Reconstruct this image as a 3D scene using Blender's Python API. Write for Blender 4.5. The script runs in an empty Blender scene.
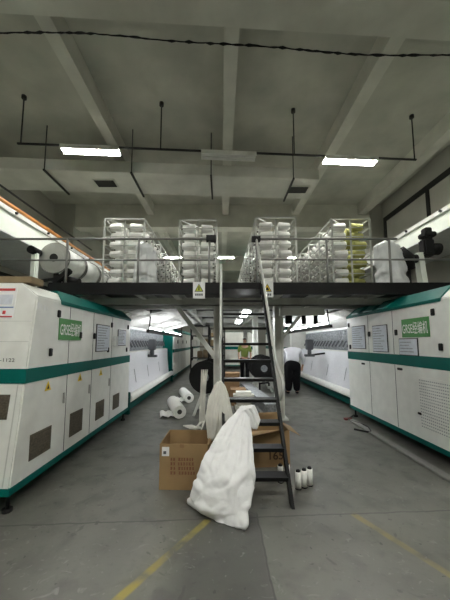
import bpy, bmesh, math, random
from mathutils import Vector, Matrix, noise
R = random.Random(7)
scn = bpy.context.scene
COL = scn.collection
PI = math.pi
F = 280.0

# ------------------------------------------------------------------ materials
def mat(name, col, rough=0.5, metal=0.0, var=0.06, scale=6.0, bump=0.0, bscale=60.0, emit=None, dirt=None, spec=0.5):
    m = bpy.data.materials.new(name); m.use_nodes = True
    nt = m.node_tree; N = nt.nodes; L = nt.links
    b = N['Principled BSDF']
    b.inputs['Roughness'].default_value = rough
    b.inputs['Metallic'].default_value = metal
    b.inputs['Specular IOR Level'].default_value = spec
    tc = N.new('ShaderNodeTexCoord')
    nz = N.new('ShaderNodeTexNoise'); nz.inputs['Scale'].default_value = scale; nz.inputs['Detail'].default_value = 5
    L.new(tc.outputs['Object'], nz.inputs['Vector'])
    rp = N.new('ShaderNodeValToRGB')
    rp.color_ramp.elements[0].position = 0.3; rp.color_ramp.elements[1].position = 0.7
    c0 = [max(0, c*(1-var)) for c in col]; c1 = [min(1, c*(1+var)) for c in col]
    rp.color_ramp.elements[0].color = (*c0, 1); rp.color_ramp.elements[1].color = (*c1, 1)
    L.new(nz.outputs['Fac'], rp.inputs['Fac'])
    out = rp.outputs['Color']
    if dirt:
        n2 = N.new('ShaderNodeTexNoise'); n2.inputs['Scale'].default_value = dirt[1]; n2.inputs['Detail'].default_value = 8
        L.new(tc.outputs['Object'], n2.inputs['Vector'])
        r2 = N.new('ShaderNodeValToRGB'); r2.color_ramp.elements[0].position = 0.55; r2.color_ramp.elements[1].position = 0.75
        L.new(n2.outputs['Fac'], r2.inputs['Fac'])
        mx = N.new('ShaderNodeMix'); mx.data_type = 'RGBA'
        L.new(r2.outputs['Color'], mx.inputs['Factor'])
        L.new(out, mx.inputs[6]); mx.inputs[7].default_value = (*dirt[0], 1)
        out = mx.outputs[2]
    L.new(out, b.inputs['Base Color'])
    if bump:
        n3 = N.new('ShaderNodeTexNoise'); n3.inputs['Scale'].default_value = bscale; n3.inputs['Detail'].default_value = 4
        L.new(tc.outputs['Object'], n3.inputs['Vector'])
        bp = N.new('ShaderNodeBump'); bp.inputs['Strength'].default_value = bump; bp.inputs['Distance'].default_value = 0.02
        L.new(n3.outputs['Fac'], bp.inputs['Height']); L.new(bp.outputs['Normal'], b.inputs['Normal'])
    if emit:
        b.inputs['Emission Color'].default_value = (*emit[0], 1); b.inputs['Emission Strength'].default_value = emit[1]
    return m

M = {}
M['cream'] = mat('cream_panel', (.77, .78, .735), .38, dirt=((.68, .68, .63), 1.4))
M['white_panel'] = mat('white_panel', (.74, .76, .73), .35)
M['teal'] = mat('teal_paint', (.0, .105, .086), .5, spec=.15)
M['teal_light'] = mat('teal_roof_light', (.03, .22, .19), .35)
M['green_frame'] = mat('dark_green_paint', (.001, .06, .048), .5, spec=.15)
M['green_sign'] = mat('green_sign_face', (.05, .25, .05), .45)
M['sign_white'] = mat('sign_lettering', (.85, .88, .82), .5)
M['black'] = mat('black_paint', (.006, .006, .006), .5, spec=.2)
M['rubber'] = mat('black_plastic', (.007, .007, .007), .6, spec=.25)
M['dark_steel'] = mat('dark_steel', (.022, .022, .02), .5, .2, spec=.3)
M['steel'] = mat('galvanised_steel', (.45, .45, .42), .38, .7)
M['rail'] = mat('dark_grey_pipe', (.20, .20, .185), .4, .2)
M['pipe'] = mat('grey_pipe', (.50, .51, .47), .35, .25)
M['greybeam'] = mat('grey_painted_beam', (.55, .56, .52), .45, dirt=((.36, .36, .32), 2.5))
M['post'] = mat('pale_grey_paint', (.74, .75, .70), .45, dirt=((.55, .55, .50), 3))
M['concrete'] = mat('ceiling_concrete', (.46, .457, .392), .75, var=.16, scale=1.1, dirt=((.38, .375, .315), .7), bump=.15, bscale=9)
M['beam'] = mat('ceiling_beam_paint', (.58, .577, .505), .7, var=.12, scale=1.6, dirt=((.49, .485, .415), .9))
M['wall'] = mat('wall_paint', (.40, .395, .34), .8, var=.12, scale=.9)
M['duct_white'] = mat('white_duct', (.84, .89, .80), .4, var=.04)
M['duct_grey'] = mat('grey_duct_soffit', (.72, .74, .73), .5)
M['sheet'] = mat('duct_sheet_metal', (.52, .52, .46), .5, .0, var=.12, scale=2)
M['orange'] = mat('orange_pipe_paint', (.52, .22, .06), .45, var=.2, scale=4)
M['vent'] = mat('brown_mesh_grille', (.10, .085, .06), .7, var=.35, scale=60)
M['card'] = mat('cardboard', (.285, .185, .085), .8, var=.08, scale=5, dirt=((.25, .15, .07), 2.2))
M['card_in'] = mat('cardboard_inner', (.27, .16, .075), .85, var=.08)
M['print'] = mat('brown_red_print', (.17, .05, .028), .8)
M['ink'] = mat('dark_marker_ink', (.06, .03, .018), .8)
M['paper'] = mat('white_paper', (.80, .81, .80), .6, var=.02)
M['paper_blue'] = mat('printed_paper', (.62, .66, .72), .55, var=.08, scale=30)
M['red'] = mat('red_print', (.55, .06, .06), .5)
M['blue'] = mat('blue_print', (.10, .20, .45), .5)
M['yellow'] = mat('yellow_warning', (.80, .58, .03), .5)
M['warn_green'] = mat('warning_yellow_green', (.50, .55, .06), .5)
M['plasticbag'] = mat('white_woven_plastic', (.86, .87, .87), .42, var=.03, scale=5, bump=.15, bscale=22)
M['filmbag'] = mat('thin_white_film', (.66, .68, .67), .35, var=.07, scale=6, bump=.3, bscale=16)
M['canvas'] = mat('off_white_cloth', (.76, .75, .68), .8, var=.06, bump=.2, bscale=30)
M['yarn'] = mat('white_yarn', (.88, .88, .84), .8, var=.05, scale=20)
M['yarn_olive'] = mat('olive_yarn', (.42, .42, .14), .8, var=.1, scale=20)
M['core'] = mat('dark_core_tube', (.05, .05, .045), .6)
M['fabric'] = mat('white_knit_fabric', (.76, .77, .80), .75, var=.05, scale=30, bump=.15, bscale=90)
M['needle'] = mat('needle_bed_grey', (.30, .32, .33), .5, .4, var=.4, scale=25)
M['board'] = mat('brown_board', (.24, .18, .10), .8, var=.15, scale=9)
M['skin'] = mat('skin', (.50, .30, .20), .6)
M['hair'] = mat('black_hair', (.012, .010, .010), .6)
M['shirt'] = mat('white_shirt', (.72, .72, .76), .8, var=.06)
M['trouser'] = mat('black_cloth', (.007, .007, .008), .9, spec=.15)
M['hivis'] = mat('yellow_green_cloth', (.20, .26, .05), .8)
M['tube'] = mat('lit_tube', (1, 1, 1), .5, emit=((1.0, .99, .945), 88.0))
M['tube_under'] = mat('lit_fill_tube', (1, 1, 1), .5, emit=((.95, .97, 1.0), 17.0))  # fill tubes added beneath the platform to brighten yarn, cloth and columns
M['tube_off'] = mat('unlit_tube', (.62, .62, .58), .4)
M['glass'] = mat('dark_window_glass', (.03, .035, .04), .12)
M['device'] = mat('grey_device', (.09, .095, .105), .45)
M['mirror_disc'] = mat('polished_beam_disc', (.17, .17, .15), .35, .7, var=.25, scale=5)
M['foil'] = mat('warp_on_beam', (.72, .74, .70), .55, var=.05, scale=10)

def floor_material():
    m = bpy.data.materials.new('worn_concrete_floor'); m.use_nodes = True
    nt = m.node_tree; N = nt.nodes; L = nt.links; b = N['Principled BSDF']
    tc = N.new('ShaderNodeTexCoord'); sep = N.new('ShaderNodeSeparateXYZ'); L.new(tc.outputs['Object'], sep.inputs[0])
    def math_(op, a, c=None, d=None):
        n = N.new('ShaderNodeMath'); n.operation = op
        for i, v in enumerate((a, c, d)):
            if v is None: continue
            if isinstance(v, (int, float)): n.inputs[i].default_value = v
            else: L.new(v, n.inputs[i])
        return n.outputs[0]
    def noise_(sc, det=6, dist=0.0):
        n = N.new('ShaderNodeTexNoise'); n.inputs['Scale'].default_value = sc; n.inputs['Detail'].default_value = det
        n.inputs['Distortion'].default_value = dist; L.new(tc.outputs['Object'], n.inputs['Vector']); return n.outputs['Fac']
    def ramp(v, p0, p1):
        n = N.new('ShaderNodeMapRange'); n.inputs['From Min'].default_value = p0; n.inputs['From Max'].default_value = p1
        L.new(v, n.inputs['Value']); return n.outputs['Result']
    def mix(f, a, c):
        n = N.new('ShaderNodeMix'); n.data_type = 'RGBA'
        L.new(f, n.inputs['Factor'])
        for i, v in ((6, a), (7, c)):
            if isinstance(v, tuple): n.inputs[i].default_value = (*v, 1)
            else: L.new(v, n.inputs[i])
        return n.outputs[2]
    X, Yc = sep.outputs['X'], sep.outputs['Y']
    big = noise_(.9, 7, .6); mid = noise_(4.5, 8, .4); fine = noise_(26, 6)
    base = mix(ramp(big, .32, .68), (.096, .096, .082), (.148, .148, .128))
    base = mix(ramp(mid, .50, .80), base, (.072, .072, .065))
    base = mix(math_('MULTIPLY', ramp(fine, .58, .74), .35), base, (.055, .055, .05))
    # darker slab patch bounded by the joints
    wob = math_('MULTIPLY', math_('SUBTRACT', mid, .5), .05)
    inx = math_('MULTIPLY', ramp(math_('ADD', X, wob), -.42, -.20), ramp(math_('ADD', X, wob), .325, .30))
    iny = ramp(math_('ADD', Yc, wob), 2.66, 2.60)
    base = mix(math_('MULTIPLY', math_('MULTIPLY', inx, iny), .62), base, (.036, .036, .035))
    spot = noise_(5.3, 3, 1.2); base = mix(math_('MULTIPLY', ramp(spot, .655, .70), .6), base, (.045, .045, .042))
    spk = noise_(17.0, 2, .3); base = mix(math_('MULTIPLY', ramp(spk, .70, .73), .7), base, (.03, .03, .028))
    pale = noise_(8.0, 6, 2.5); base = mix(math_('MULTIPLY', ramp(pale, .62, .74), .5), base, (.25, .25, .235))
    # yellow lines
    def seg(x0, y0, x1, y1, w, ext0, ext1):
        dx, dy = x1-x0, y1-y0; ln = math.hypot(dx, dy); ux, uy = dx/ln, dy/ln
        rx = math_('SUBTRACT', X, x0); ry = math_('SUBTRACT', Yc, y0)
        along = math_('ADD', math_('MULTIPLY', rx, ux), math_('MULTIPLY', ry, uy))
        across = math_('ABSOLUTE', math_('SUBTRACT', math_('MULTIPLY', rx, uy), math_('MULTIPLY', ry, ux)))
        a = math_('MULTIPLY', ramp(along, ext0-.01, ext0+.01), ramp(along, ext1+.01, ext1-.01))
        return math_('MULTIPLY', a, ramp(math_('ADD', across, math_('MULTIPLY', wob, .3)), w+.008, w-.008))
    y1 = seg(-.60, 1.81, -.11, 2.54, .028, -3, .88)
    base = mix(math_('MULTIPLY', y1, ramp(mid, .72, .38)), base, (.26, .215, .03))
    y2 = seg(1.17, 2.61, 1.49, 1.97, .03, -.02, 3)
    base = mix(math_('MULTIPLY', math_('MULTIPLY', y2, ramp(mid, .78, .40)), .75), base, (.23, .19, .05))
    # joints and cracks
    def line(coord, at, w):
        return ramp(math_('ABSOLUTE', math_('ADD', math_('SUBTRACT', coord, at), math_('MULTIPLY', wob, .9))), w, w*.35)
    j1 = line(math_('SUBTRACT', Yc, math_('MULTIPLY', X, .055)), 2.56, .011)
    j2 = math_('MULTIPLY', line(X, .315, .010), ramp(Yc, 2.66, 2.60))
    base = mix(math_('MULTIPLY', math_('MAXIMUM', j1, j2), .75), base, (.03, .03, .028))
    L.new(base, b.inputs['Base Color'])
    rr = N.new('ShaderNodeMapRange'); rr.inputs['To Min'].default_value = .30; rr.inputs['To Max'].default_value = .55
    L.new(mid, rr.inputs['Value']); L.new(rr.outputs['Result'], b.inputs['Roughness'])
    bp = N.new('ShaderNodeBump'); bp.inputs['Strength'].default_value = .12; bp.inputs['Distance'].default_value = .01
    L.new(mid, bp.inputs['Height']); L.new(bp.outputs['Normal'], b.inputs['Normal'])
    return m
M['floor'] = floor_material()

# ------------------------------------------------------------------ mesh helpers (world coordinates)
ORG = {}
class MB:
    def __init__(s): s.b = bmesh.new(); s.mi = 0
    def face(s, vs):
        f = s.b.faces.new([s.b.verts.new(v) for v in vs]); f.material_index = s.mi; return s
    def box(s, x0, y0, z0, x1, y1, z1):
        p = [(x0,y0,z0),(x1,y0,z0),(x1,y1,z0),(x0,y1,z0),(x0,y0,z1),(x1,y0,z1),(x1,y1,z1),(x0,y1,z1)]
        return s.hexa(p)
    def hexa(s, p):
        v = [s.b.verts.new(q) for q in p]
        for f in ((0,3,2,1),(4,5,6,7),(0,1,5,4),(1,2,6,5),(2,3,7,6),(3,0,4,7)):
            s.b.faces.new([v[i] for i in f]).material_index = s.mi
        return s
    def prism(s, poly, vec):
        """poly: list of 3d points, extruded by vec"""
        vec = Vector(vec); n = len(poly)
        a = [s.b.verts.new(q) for q in poly]; c = [s.b.verts.new(Vector(q)+vec) for q in poly]
        s.b.faces.new(a).material_index = s.mi; s.b.faces.new(c[::-1]).material_index = s.mi
        for i in range(n):
            j = (i+1) % n; s.b.faces.new((a[j], a[i], c[i], c[j])).material_index = s.mi
        return s
    def frame(s, d):
        d = Vector(d).normalized(); up = Vector((0,0,1)) if abs(d.z) < .95 else Vector((0,1,0))
        a = d.cross(up).normalized(); return a, d.cross(a).normalized()
    def tube(s, pts, r, n=10, caps=True):
        pts = [Vector(q) for q in pts]; rs = r if isinstance(r, (list, tuple)) else [r]*len(pts)
        rings = []; a0 = None
        for i, q in enumerate(pts):
            d = (pts[min(i+1, len(pts)-1)] - pts[max(i-1, 0)])
            a, c = s.frame(d)
            if a0 is not None and a.dot(a0) < 0: a, c = -a, -c
            a0 = a
            rings.append([s.b.verts.new(q + (a*math.cos(2*PI*k/n) + c*math.sin(2*PI*k/n))*rs[i]) for k in range(n)])
        for i in range(len(rings)-1):
            for k in range(n):
                f = s.b.faces.new((rings[i][k], rings[i][(k+1)%n], rings[i+1][(k+1)%n], rings[i+1][k])); f.material_index = s.mi; f.smooth = n > 6
        if caps:
            s.b.faces.new(rings[0][::-1]).material_index = s.mi; s.b.faces.new(rings[-1]).material_index = s.mi
        return s
    def bar(s, p0, p1, w, h):
        """rectangular bar between two points; w horizontal-ish width, h the other"""
        p0, p1 = Vector(p0), Vector(p1); a, c = s.frame(p1-p0)
        q = []
        for p in (p0, p1):
            q += [p - a*w/2 - c*h/2, p + a*w/2 - c*h/2, p + a*w/2 + c*h/2, p - a*w/2 + c*h/2]
        return s.hexa([q[0],q[1],q[2],q[3],q[4],q[5],q[6],q[7]])
    def build(s, name, m, parent=None, bevel=0.0, smooth=False, kind=None, label=None):
        bmesh.ops.recalc_face_normals(s.b, faces=s.b.faces[:])
        if bevel:
            bmesh.ops.bevel(s.b, geom=[e for e in s.b.edges if e.calc_face_angle(0) > .6], offset=bevel, segments=2, affect='EDGES', clamp_overlap=True)
        if smooth:
            for f in s.b.faces: f.smooth = True
        me = bpy.data.meshes.new(name); 
        if parent is None:
            vs = [v.co for v in s.b.verts]
            o0 = Vector(((min(v.x for v in vs)+max(v.x for v in vs))/2, (min(v.y for v in vs)+max(v.y for v in vs))/2, min(v.z for v in vs)))
        else: o0 = ORG[parent.name]
        bmesh.ops.translate(s.b, verts=s.b.verts[:], vec=-o0)
        s.b.to_mesh(me); s.b.free()
        for x in (m if isinstance(m, (list, tuple)) else [m]): me.materials.append(x)
        o = bpy.data.objects.new(name, me); COL.objects.link(o)
        if parent is None: o.location = o0
        else: o.parent = parent
        ORG[o.name] = o0.copy()
        if kind: o['kind'] = kind
        if label: o['label'] = label
        return o
def thing(name, label, cat, loc, group=None):
    o = bpy.data.objects.new(name, None); COL.objects.link(o); o.location = loc; o.empty_display_size = .1
    ORG[o.name] = Vector(loc); o['label'] = label; o['category'] = cat
    if group: o['group'] = group
    return o
def tag(o, label, cat, group=None, kind=None):
    o['label'] = label; o['category'] = cat
    if group: o['group'] = group
    if kind: o['kind'] = kind
    return o
def struct(o): o['kind'] = 'structure'; return o
def copy_tree(o, loc, label=None, group=None, parent=None):
    c = o.copy(); COL.objects.link(c)
    if parent is None: c.location = loc; ORG[c.name] = Vector(loc)
    else: c.parent = parent
    if label: c['label'] = label
    if group: c['group'] = group
    for ch in list(o.children): copy_tree(ch, None, parent=c)
    return c
def text_mesh(name, s, m, parent, origin, ux, uz, w, h, depth=.002, bold=0.0):
    """lettering s fitted to w x h; origin is its lower left corner; ux, uz unit vectors along the text and up"""
    cu = bpy.data.curves.new(name, 'FONT'); cu.body = s; cu.extrude = 0.0; cu.offset = bold
    t = bpy.data.objects.new(name+'_tmp', cu); COL.objects.link(t)
    dg = bpy.context.evaluated_depsgraph_get(); dg.update()
    me = bpy.data.meshes.new_from_object(t.evaluated_get(dg))
    bpy.data.objects.remove(t)
    xs = [v.co.x for v in me.vertices]; ys = [v.co.y for v in me.vertices]
    sx = w/(max(xs)-min(xs)); sy = h/(max(ys)-min(ys)); x0, y0 = min(xs), min(ys)
    ux, uz, o0 = Vector(ux), Vector(uz), Vector(origin); nrm = ux.cross(uz).normalized(); org = ORG[parent.name]
    for v in me.vertices: v.co = o0 + ux*(v.co.x-x0)*sx + uz*(v.co.y-y0)*sy - org + nrm*depth
    me.materials.clear(); me.materials.append(m)
    o = bpy.data.objects.new(name, me); COL.objects.link(o); o.parent = parent; ORG[o.name] = org.copy()
    return o
def skin_obj(name, pts, edges, m, parent, sub=2):
    """continuous surface grown around joints; pts: (x,y,z,rx,ry) in world coordinates"""
    org = ORG[parent.name]
    me = bpy.data.meshes.new(name)
    me.from_pydata([Vector(p[:3])-org for p in pts], edges, [])
    o = bpy.data.objects.new(name, me); COL.objects.link(o)
    sk = o.modifiers.new('s', 'SKIN'); sk.use_smooth_shade = True
    for i, p in enumerate(pts):
        me.skin_vertices[0].data[i].radius = (p[3], p[4] if len(p) > 4 else p[3]); me.skin_vertices[0].data[i].use_root = (i == 0)
    sb = o.modifiers.new('u', 'SUBSURF'); sb.levels = sub; sb.render_levels = sub
    dg = bpy.context.evaluated_depsgraph_get(); dg.update()
    m2 = bpy.data.meshes.new_from_object(o.evaluated_get(dg)); bpy.data.objects.remove(o)
    m2.materials.clear(); m2.materials.append(m)
    for p in m2.polygons: p.use_smooth = True
    o = bpy.data.objects.new(name, m2); COL.objects.link(o); o.parent = parent; ORG[o.name] = org.copy()
    return o

# ------------------------------------------------------------------ room
WL, WR, YB, YF, HC = -6.4, 6.2, -4.0, 30.0, 6.85
struct(MB().box(WL-.3, YB, -.2, WR+.3, YF, 0).build('floor', M['floor']))
fl = bpy.data.objects['floor']
# object coordinates of the floor material are room coordinates
for v in fl.data.vertices: v.co += fl.location
fl.location = (0, 0, 0)
ceil = struct(MB().box(WL-.3, YB, HC, WR+.3, YF, HC+.25).build('ceiling', M['concrete']))
for x, w in ((-2.72, .24), (.17, .24), (2.88, .26), (5.45, .3)):
    MB().box(x-w/2, YB, 6.44, x+w/2, YF, HC).build('beam', M['beam'], ceil)
def lateral(yc, w, zb, tilt):
    y0, y1 = yc-w/2, yc+w/2; a, c = WL*tilt, WR*tilt
    MB().hexa([(WL,y0+a,zb),(WR,y0+c,zb),(WR,y1+c,zb),(WL,y1+a,zb),(WL,y0+a,HC-.001),(WR,y0+c,HC-.001),(WR,y1+c,HC-.001),(WL,y1+a,HC-.001)]).build('cross_beam', M['beam'], ceil)
lateral(3.28, .46, 5.9, .055); lateral(-2.6, .46, 5.9, .055)
lateral(10.65, .46, 5.95, 0); lateral(17.2, .46, 5.95, 0); lateral(23.6, .46, 5.95, 0)
struct(MB().box(WL-.3, YB-.3, 0, WR+.3, YB, HC).build('wall_front', M['wall']))
wl = struct(MB().box(WL-.3, YB, 0, WL, YF, HC).build('wall_left', M['wall']))
wr = struct(MB().box(WR, YB, 0, WR+.3, YF, HC).build('wall_right', M['wall']))
struct(MB().box(WL-.3, YF, 0, WR+.3, YF+.3, HC).build('wall_back', M['wall']))
k = 0
for y in (10.65, 17.2):
    for a, c in ((WL, WL+.75), (WR-.45, WR)): k += 1; struct(MB().box(a, y-.3, 4.45, c, y+.3, HC-.01).build('trim_%d' % k, M['wall']))
# clerestory opening high on the right wall: dark frame with glass
w1 = struct(MB().box(WR-.06, 4.4, 6.02, WR-.001, 10.2, 6.2).box(WR-.06, 4.4, 5.0, WR-.001, 10.2, 5.1).box(WR-.06, 10.05, 5.1, WR-.001, 10.2, 6.02).box(WR-.06, 7.9, 5.1, WR-.001, 8.03, 6.02).build('window_1', M['dark_steel']))
MB().box(WR-.03, 4.4, 5.1, WR-.004, 10.05, 6.02).build('pane', M['wall'], w1)
w2 = struct(MB().box(WL+.001, 4.0, 3.45, WL+.06, 10.2, 3.55).box(WL+.001, 4.0, 2.7, WL+.06, 10.2, 2.8).build('window_2', M['dark_steel']))
MB().box(WL+.004, 4.0, 2.8, WL+.03, 10.2, 3.45).build('pane', M['glass'], w2)

# white ducts that run above the two machine lines
for sgn, x0, x1, z0, z1, nm in ((-1, -4.4, WL, 3.76, 4.28, 'left'), (1, 4.72, WR, 3.9, 4.33, 'right')):
    d = thing('air_duct', 'long white air duct above the %s machine line, along the %s wall' % (nm, nm), 'duct', ((x0+x1)/2, 12, z0), 'long white ducts along the walls')
    x1 -= sgn*.01; YD = YB+.03
    MB().box(min(x0, x1), YD, z0, max(x0, x1), 24, z1).build('casing', M['duct_white'], d)
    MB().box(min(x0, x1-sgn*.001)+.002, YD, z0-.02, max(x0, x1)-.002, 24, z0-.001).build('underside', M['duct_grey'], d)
    MB().box(min(x0, x0-sgn*.05), YD, z1-.09, max(x0, x0-sgn*.05), 24, z1+.005).build('flange', M['post'], d)
    for k in range(8):
        y = 4.6 + k*1.1
        MB().tube([(x0-sgn*.05, y, z1-.04), (x0-sgn*.09, y, z1-.04)], .028, 6).build('bolt', M['dark_steel'], d)
o = MB().tube([(-4.38, YB+.03, 4.335), (-4.38, 24, 4.335)], .055, 12).build('pipe', M['orange']); tag(o, 'orange pipe lying along the top edge of the left white duct', 'pipe')
o = MB().tube([(-4.9, YB+.03, 4.95), (-4.9, 10.3, 5.0)], .025, 8).build('conduit', M['dark_steel']); tag(o, 'thin dark conduit running above the orange pipe on the left', 'conduit')

# ------------------------------------------------------------------ ceiling services
def yaw(x, y0, t=.06): return y0 + t*x
duct = thing('ventilation_duct', 'flat grey ventilation duct hung across the hall under the ceiling', 'duct', (-1.9, 6.7, 5.85))
x0, x1 = -6.35, 2.55
zb, zt = 5.73, 6.02
MB().hexa([(x0,yaw(x0,6.75),zb),(x1,yaw(x1,6.75),zb),(x1,yaw(x1,7.75),zb),(x0,yaw(x0,7.75),zb),(x0,yaw(x0,6.75),zt),(x1,yaw(x1,6.75),zt),(x1,yaw(x1,7.75),zt),(x0,yaw(x0,7.75),zt)]).build('casing', M['sheet'], duct, bevel=.01)
for cx in (-3.05, 2.12):
    g = MB().box(cx-.28, yaw(cx,7.06), zb-.03, cx+.28, yaw(cx,7.4), zb-.002).build('vent', M['sheet'], duct)
    mb = MB()
    for k in range(7): mb.box(cx-.25, yaw(cx,7.08)+k*.045, zb-.04, cx+.25, yaw(cx,7.08)+k*.045+.03, zb-.028)
    mb.build('grille', M['dark_steel'], g)
for cx in (-4.3, -2.22, -.25, 1.86):
    y = yaw(cx, 6.70)
    h = MB().tube([(cx, y, zb-.03), (cx, y, HC)], .013, 8).build('hanger_rod', M['dark_steel'], duct)
    MB().bar((cx, y-.03, zb-.045), (cx, y+1.12, zb-.045), .045, .04).build('support_rail', M['dark_steel'], h)

YT = 5.86
RZ = 5.74
rail = thing('lighting_rail', 'thin dark lighting rail hung on rods across the hall', 'rail', (0, YT, 5.86))
MB().bar((-4.35, yaw(-4.35,YT), RZ), (4.54, yaw(4.54,YT), RZ), .032, .035).build('conduit', M['dark_steel'], rail)
for cx in (-4.28, -1.33, 1.66, 4.50):
    h = MB().tube([(cx, yaw(cx,YT), RZ), (cx, yaw(cx,YT), HC)], .014, 8).build('hanger_rod', M['dark_steel'], rail)
    MB().tube([(cx, yaw(cx,YT), HC-.07), (cx, yaw(cx,YT), HC)], .05, 10).build('ceiling_cap', M['dark_steel'], h)
def lamp(cx, cy, z, label, group, lit=True, mt='tube', ang=0.0, ln=1.22, flip=False):
    t = thing('fluorescent_light', label, 'light', (cx, cy, z), group)
    u = Vector((math.cos(ang), math.sin(ang), 0)); v = Vector((-u.y, u.x, 0)); c = Vector((cx, cy, z))
    def slab(hw, z0, z1, l):
        q = []
        for zz in (z0, z1): q += [c - u*l/2 - v*hw + Vector((0,0,zz)), c + u*l/2 - v*hw + Vector((0,0,zz)), c + u*l/2 + v*hw + Vector((0,0,zz)), c - u*l/2 + v*hw + Vector((0,0,zz))]
        return q
    if flip:
        MB().hexa(slab(.03, 0, .02, ln)).build('housing', M['dark_steel'], t)
        MB().tube([c - u*(ln/2-.02) + Vector((0,0,.04)), c + u*(ln/2-.02) + Vector((0,0,.04))], .019, 8).build('tube', M[mt], t)
        return t
    MB().hexa(slab(.10, 0, .055, ln)).build('housing', M['post'], t)
    for s in (-1, 1):
        MB().hexa([q + v*s*.10 for q in slab(.008, -.045, .0, ln)]).build('light_cutoff_lip', M['post'], t)  # lips added so the tubes throw no light up onto duct and ceiling
        MB().tube([c + u*(-ln/2+.02) + v*s*.04 + Vector((0,0,-.02)), c + u*(ln/2-.02) + v*s*.04 + Vector((0,0,-.02))], .019, 8).build('tube', M[mt] if lit else M['tube_off'], t)
    return t
LZ = 5.655; LA = math.atan(.06)
lamp(-2.82, yaw(-2.82,YT), LZ, 'lit fluorescent light on the hung rail, left of the ladder', None, ang=LA)
lamp(2.96, yaw(2.96,YT), LZ, 'lit fluorescent light on the hung rail, right of the ladder', None, ang=LA)
for y, lb in ((6.6, 'nearer'), (9.0, 'farther')): lamp(.55, y, 2.2, 'lit fill light added under the middle of the platform, %s of two' % lb, 'fill lights added under the middle of the platform', mt='tube_under', ang=PI/2)  # fill lights added to brighten the columns and the space under the deck
lamp(.17, yaw(.17,YT), LZ, 'unlit fluorescent light in the middle of the hung rail', None, lit=False, ang=LA)
for x, y, lb in ((-2.45, 12.6, 'left of the three in the first row beyond the creels'), (.0, 12.6, 'middle of the three in the first row beyond the creels'), (2.9, 12.6, 'right of the three in the first row beyond the creels'), (-2.5, 19, 'left one in the second row beyond the creels'), (2.9, 19, 'right one in the second row beyond the creels'), (0, 25, 'the farthest one in the hall')):
    lamp(x, y, 5.45, 'lit ceiling light, ' + lb, 'far ceiling lights')
for x, lb in ((-2.8, 'left'), (0, 'middle'), (3.0, 'right')):
    lamp(x, -.7, 5.8, 'lit ceiling light behind the camera, %s of three' % lb, 'near ceiling lights')

# sagging dirty cable under the first cross beam
pts = []; rs = []
for k in range(161):
    x = -5.2 + k*10.6/160
    pts.append((x, 3.92+.03*math.sin(x), 6.12 - .063*x + .02*math.sin(x*2.1) + R.uniform(-.006, .006)))
    rs.append(.009 + (R.random()**3)*.016)
o = MB().tube(pts, rs, 6).build('cable', M['black']); tag(o, 'black dust-furred cable strung across under the ceiling', 'cable')

# ------------------------------------------------------------------ cabinets of the two machines
def warn(parent, p, ux, s=.06):
    ux = Vector(ux); uz = Vector((0,0,1)); p = Vector(p); n = ux.cross(uz).normalized()
    q = [p + ux*(-s) + uz*(-s*.8), p + ux*s + uz*(-s*.8), p + uz*s]
    b = MB().prism(q, n*.003).build('warning_sticker', M['yellow'], parent)
    q = [p + ux*(-s*.3) + uz*(-s*.5), p + ux*s*.3 + uz*(-s*.5), p + uz*s*.4]
    MB().prism([x + n*.003 for x in q], n*.002).build('symbol', M['black'], b)
def paper(parent, x, sgn, y0, y1, z0, z1, framed=False, lines=9):
    """notice on a side face; sgn +1: the face looks towards +X"""
    q = MB()
    if framed: q.box(min(x, x+sgn*.01), y0-.012, z0-.012, max(x, x+sgn*.01), y1+.012, z1+.012).build('notice_frame', M['dark_steel'], parent); x += sgn*.01; q = MB()
    o = q.box(min(x, x+sgn*.004), y0, z0, max(x, x+sgn*.004), y1, z1).build('notice', M['paper_blue'], parent)
    l = MB()
    for k in range(lines):
        z = z1 - (k+1)*(z1-z0)/(lines+1); e = R.uniform(.1, .4)*(y1-y0)
        l.box(min(x+sgn*.004, x+sgn*.006), y0+.05*(y1-y0)+(e if sgn < 0 else 0), z-.006, max(x+sgn*.004, x+sgn*.006), y1-.05*(y1-y0)-(0 if sgn < 0 else e), z+.006)
    l.build('printed_lines', M['needle'], o)
def latch(parent, x, sgn, y, z, w=.05, h=.085):
    MB().box(min(x, x+sgn*.02), y-w/2, z-h/2, max(x, x+sgn*.02), y+w/2, z+h/2).build('latch', M['rubber'], parent, bevel=.006)
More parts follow.
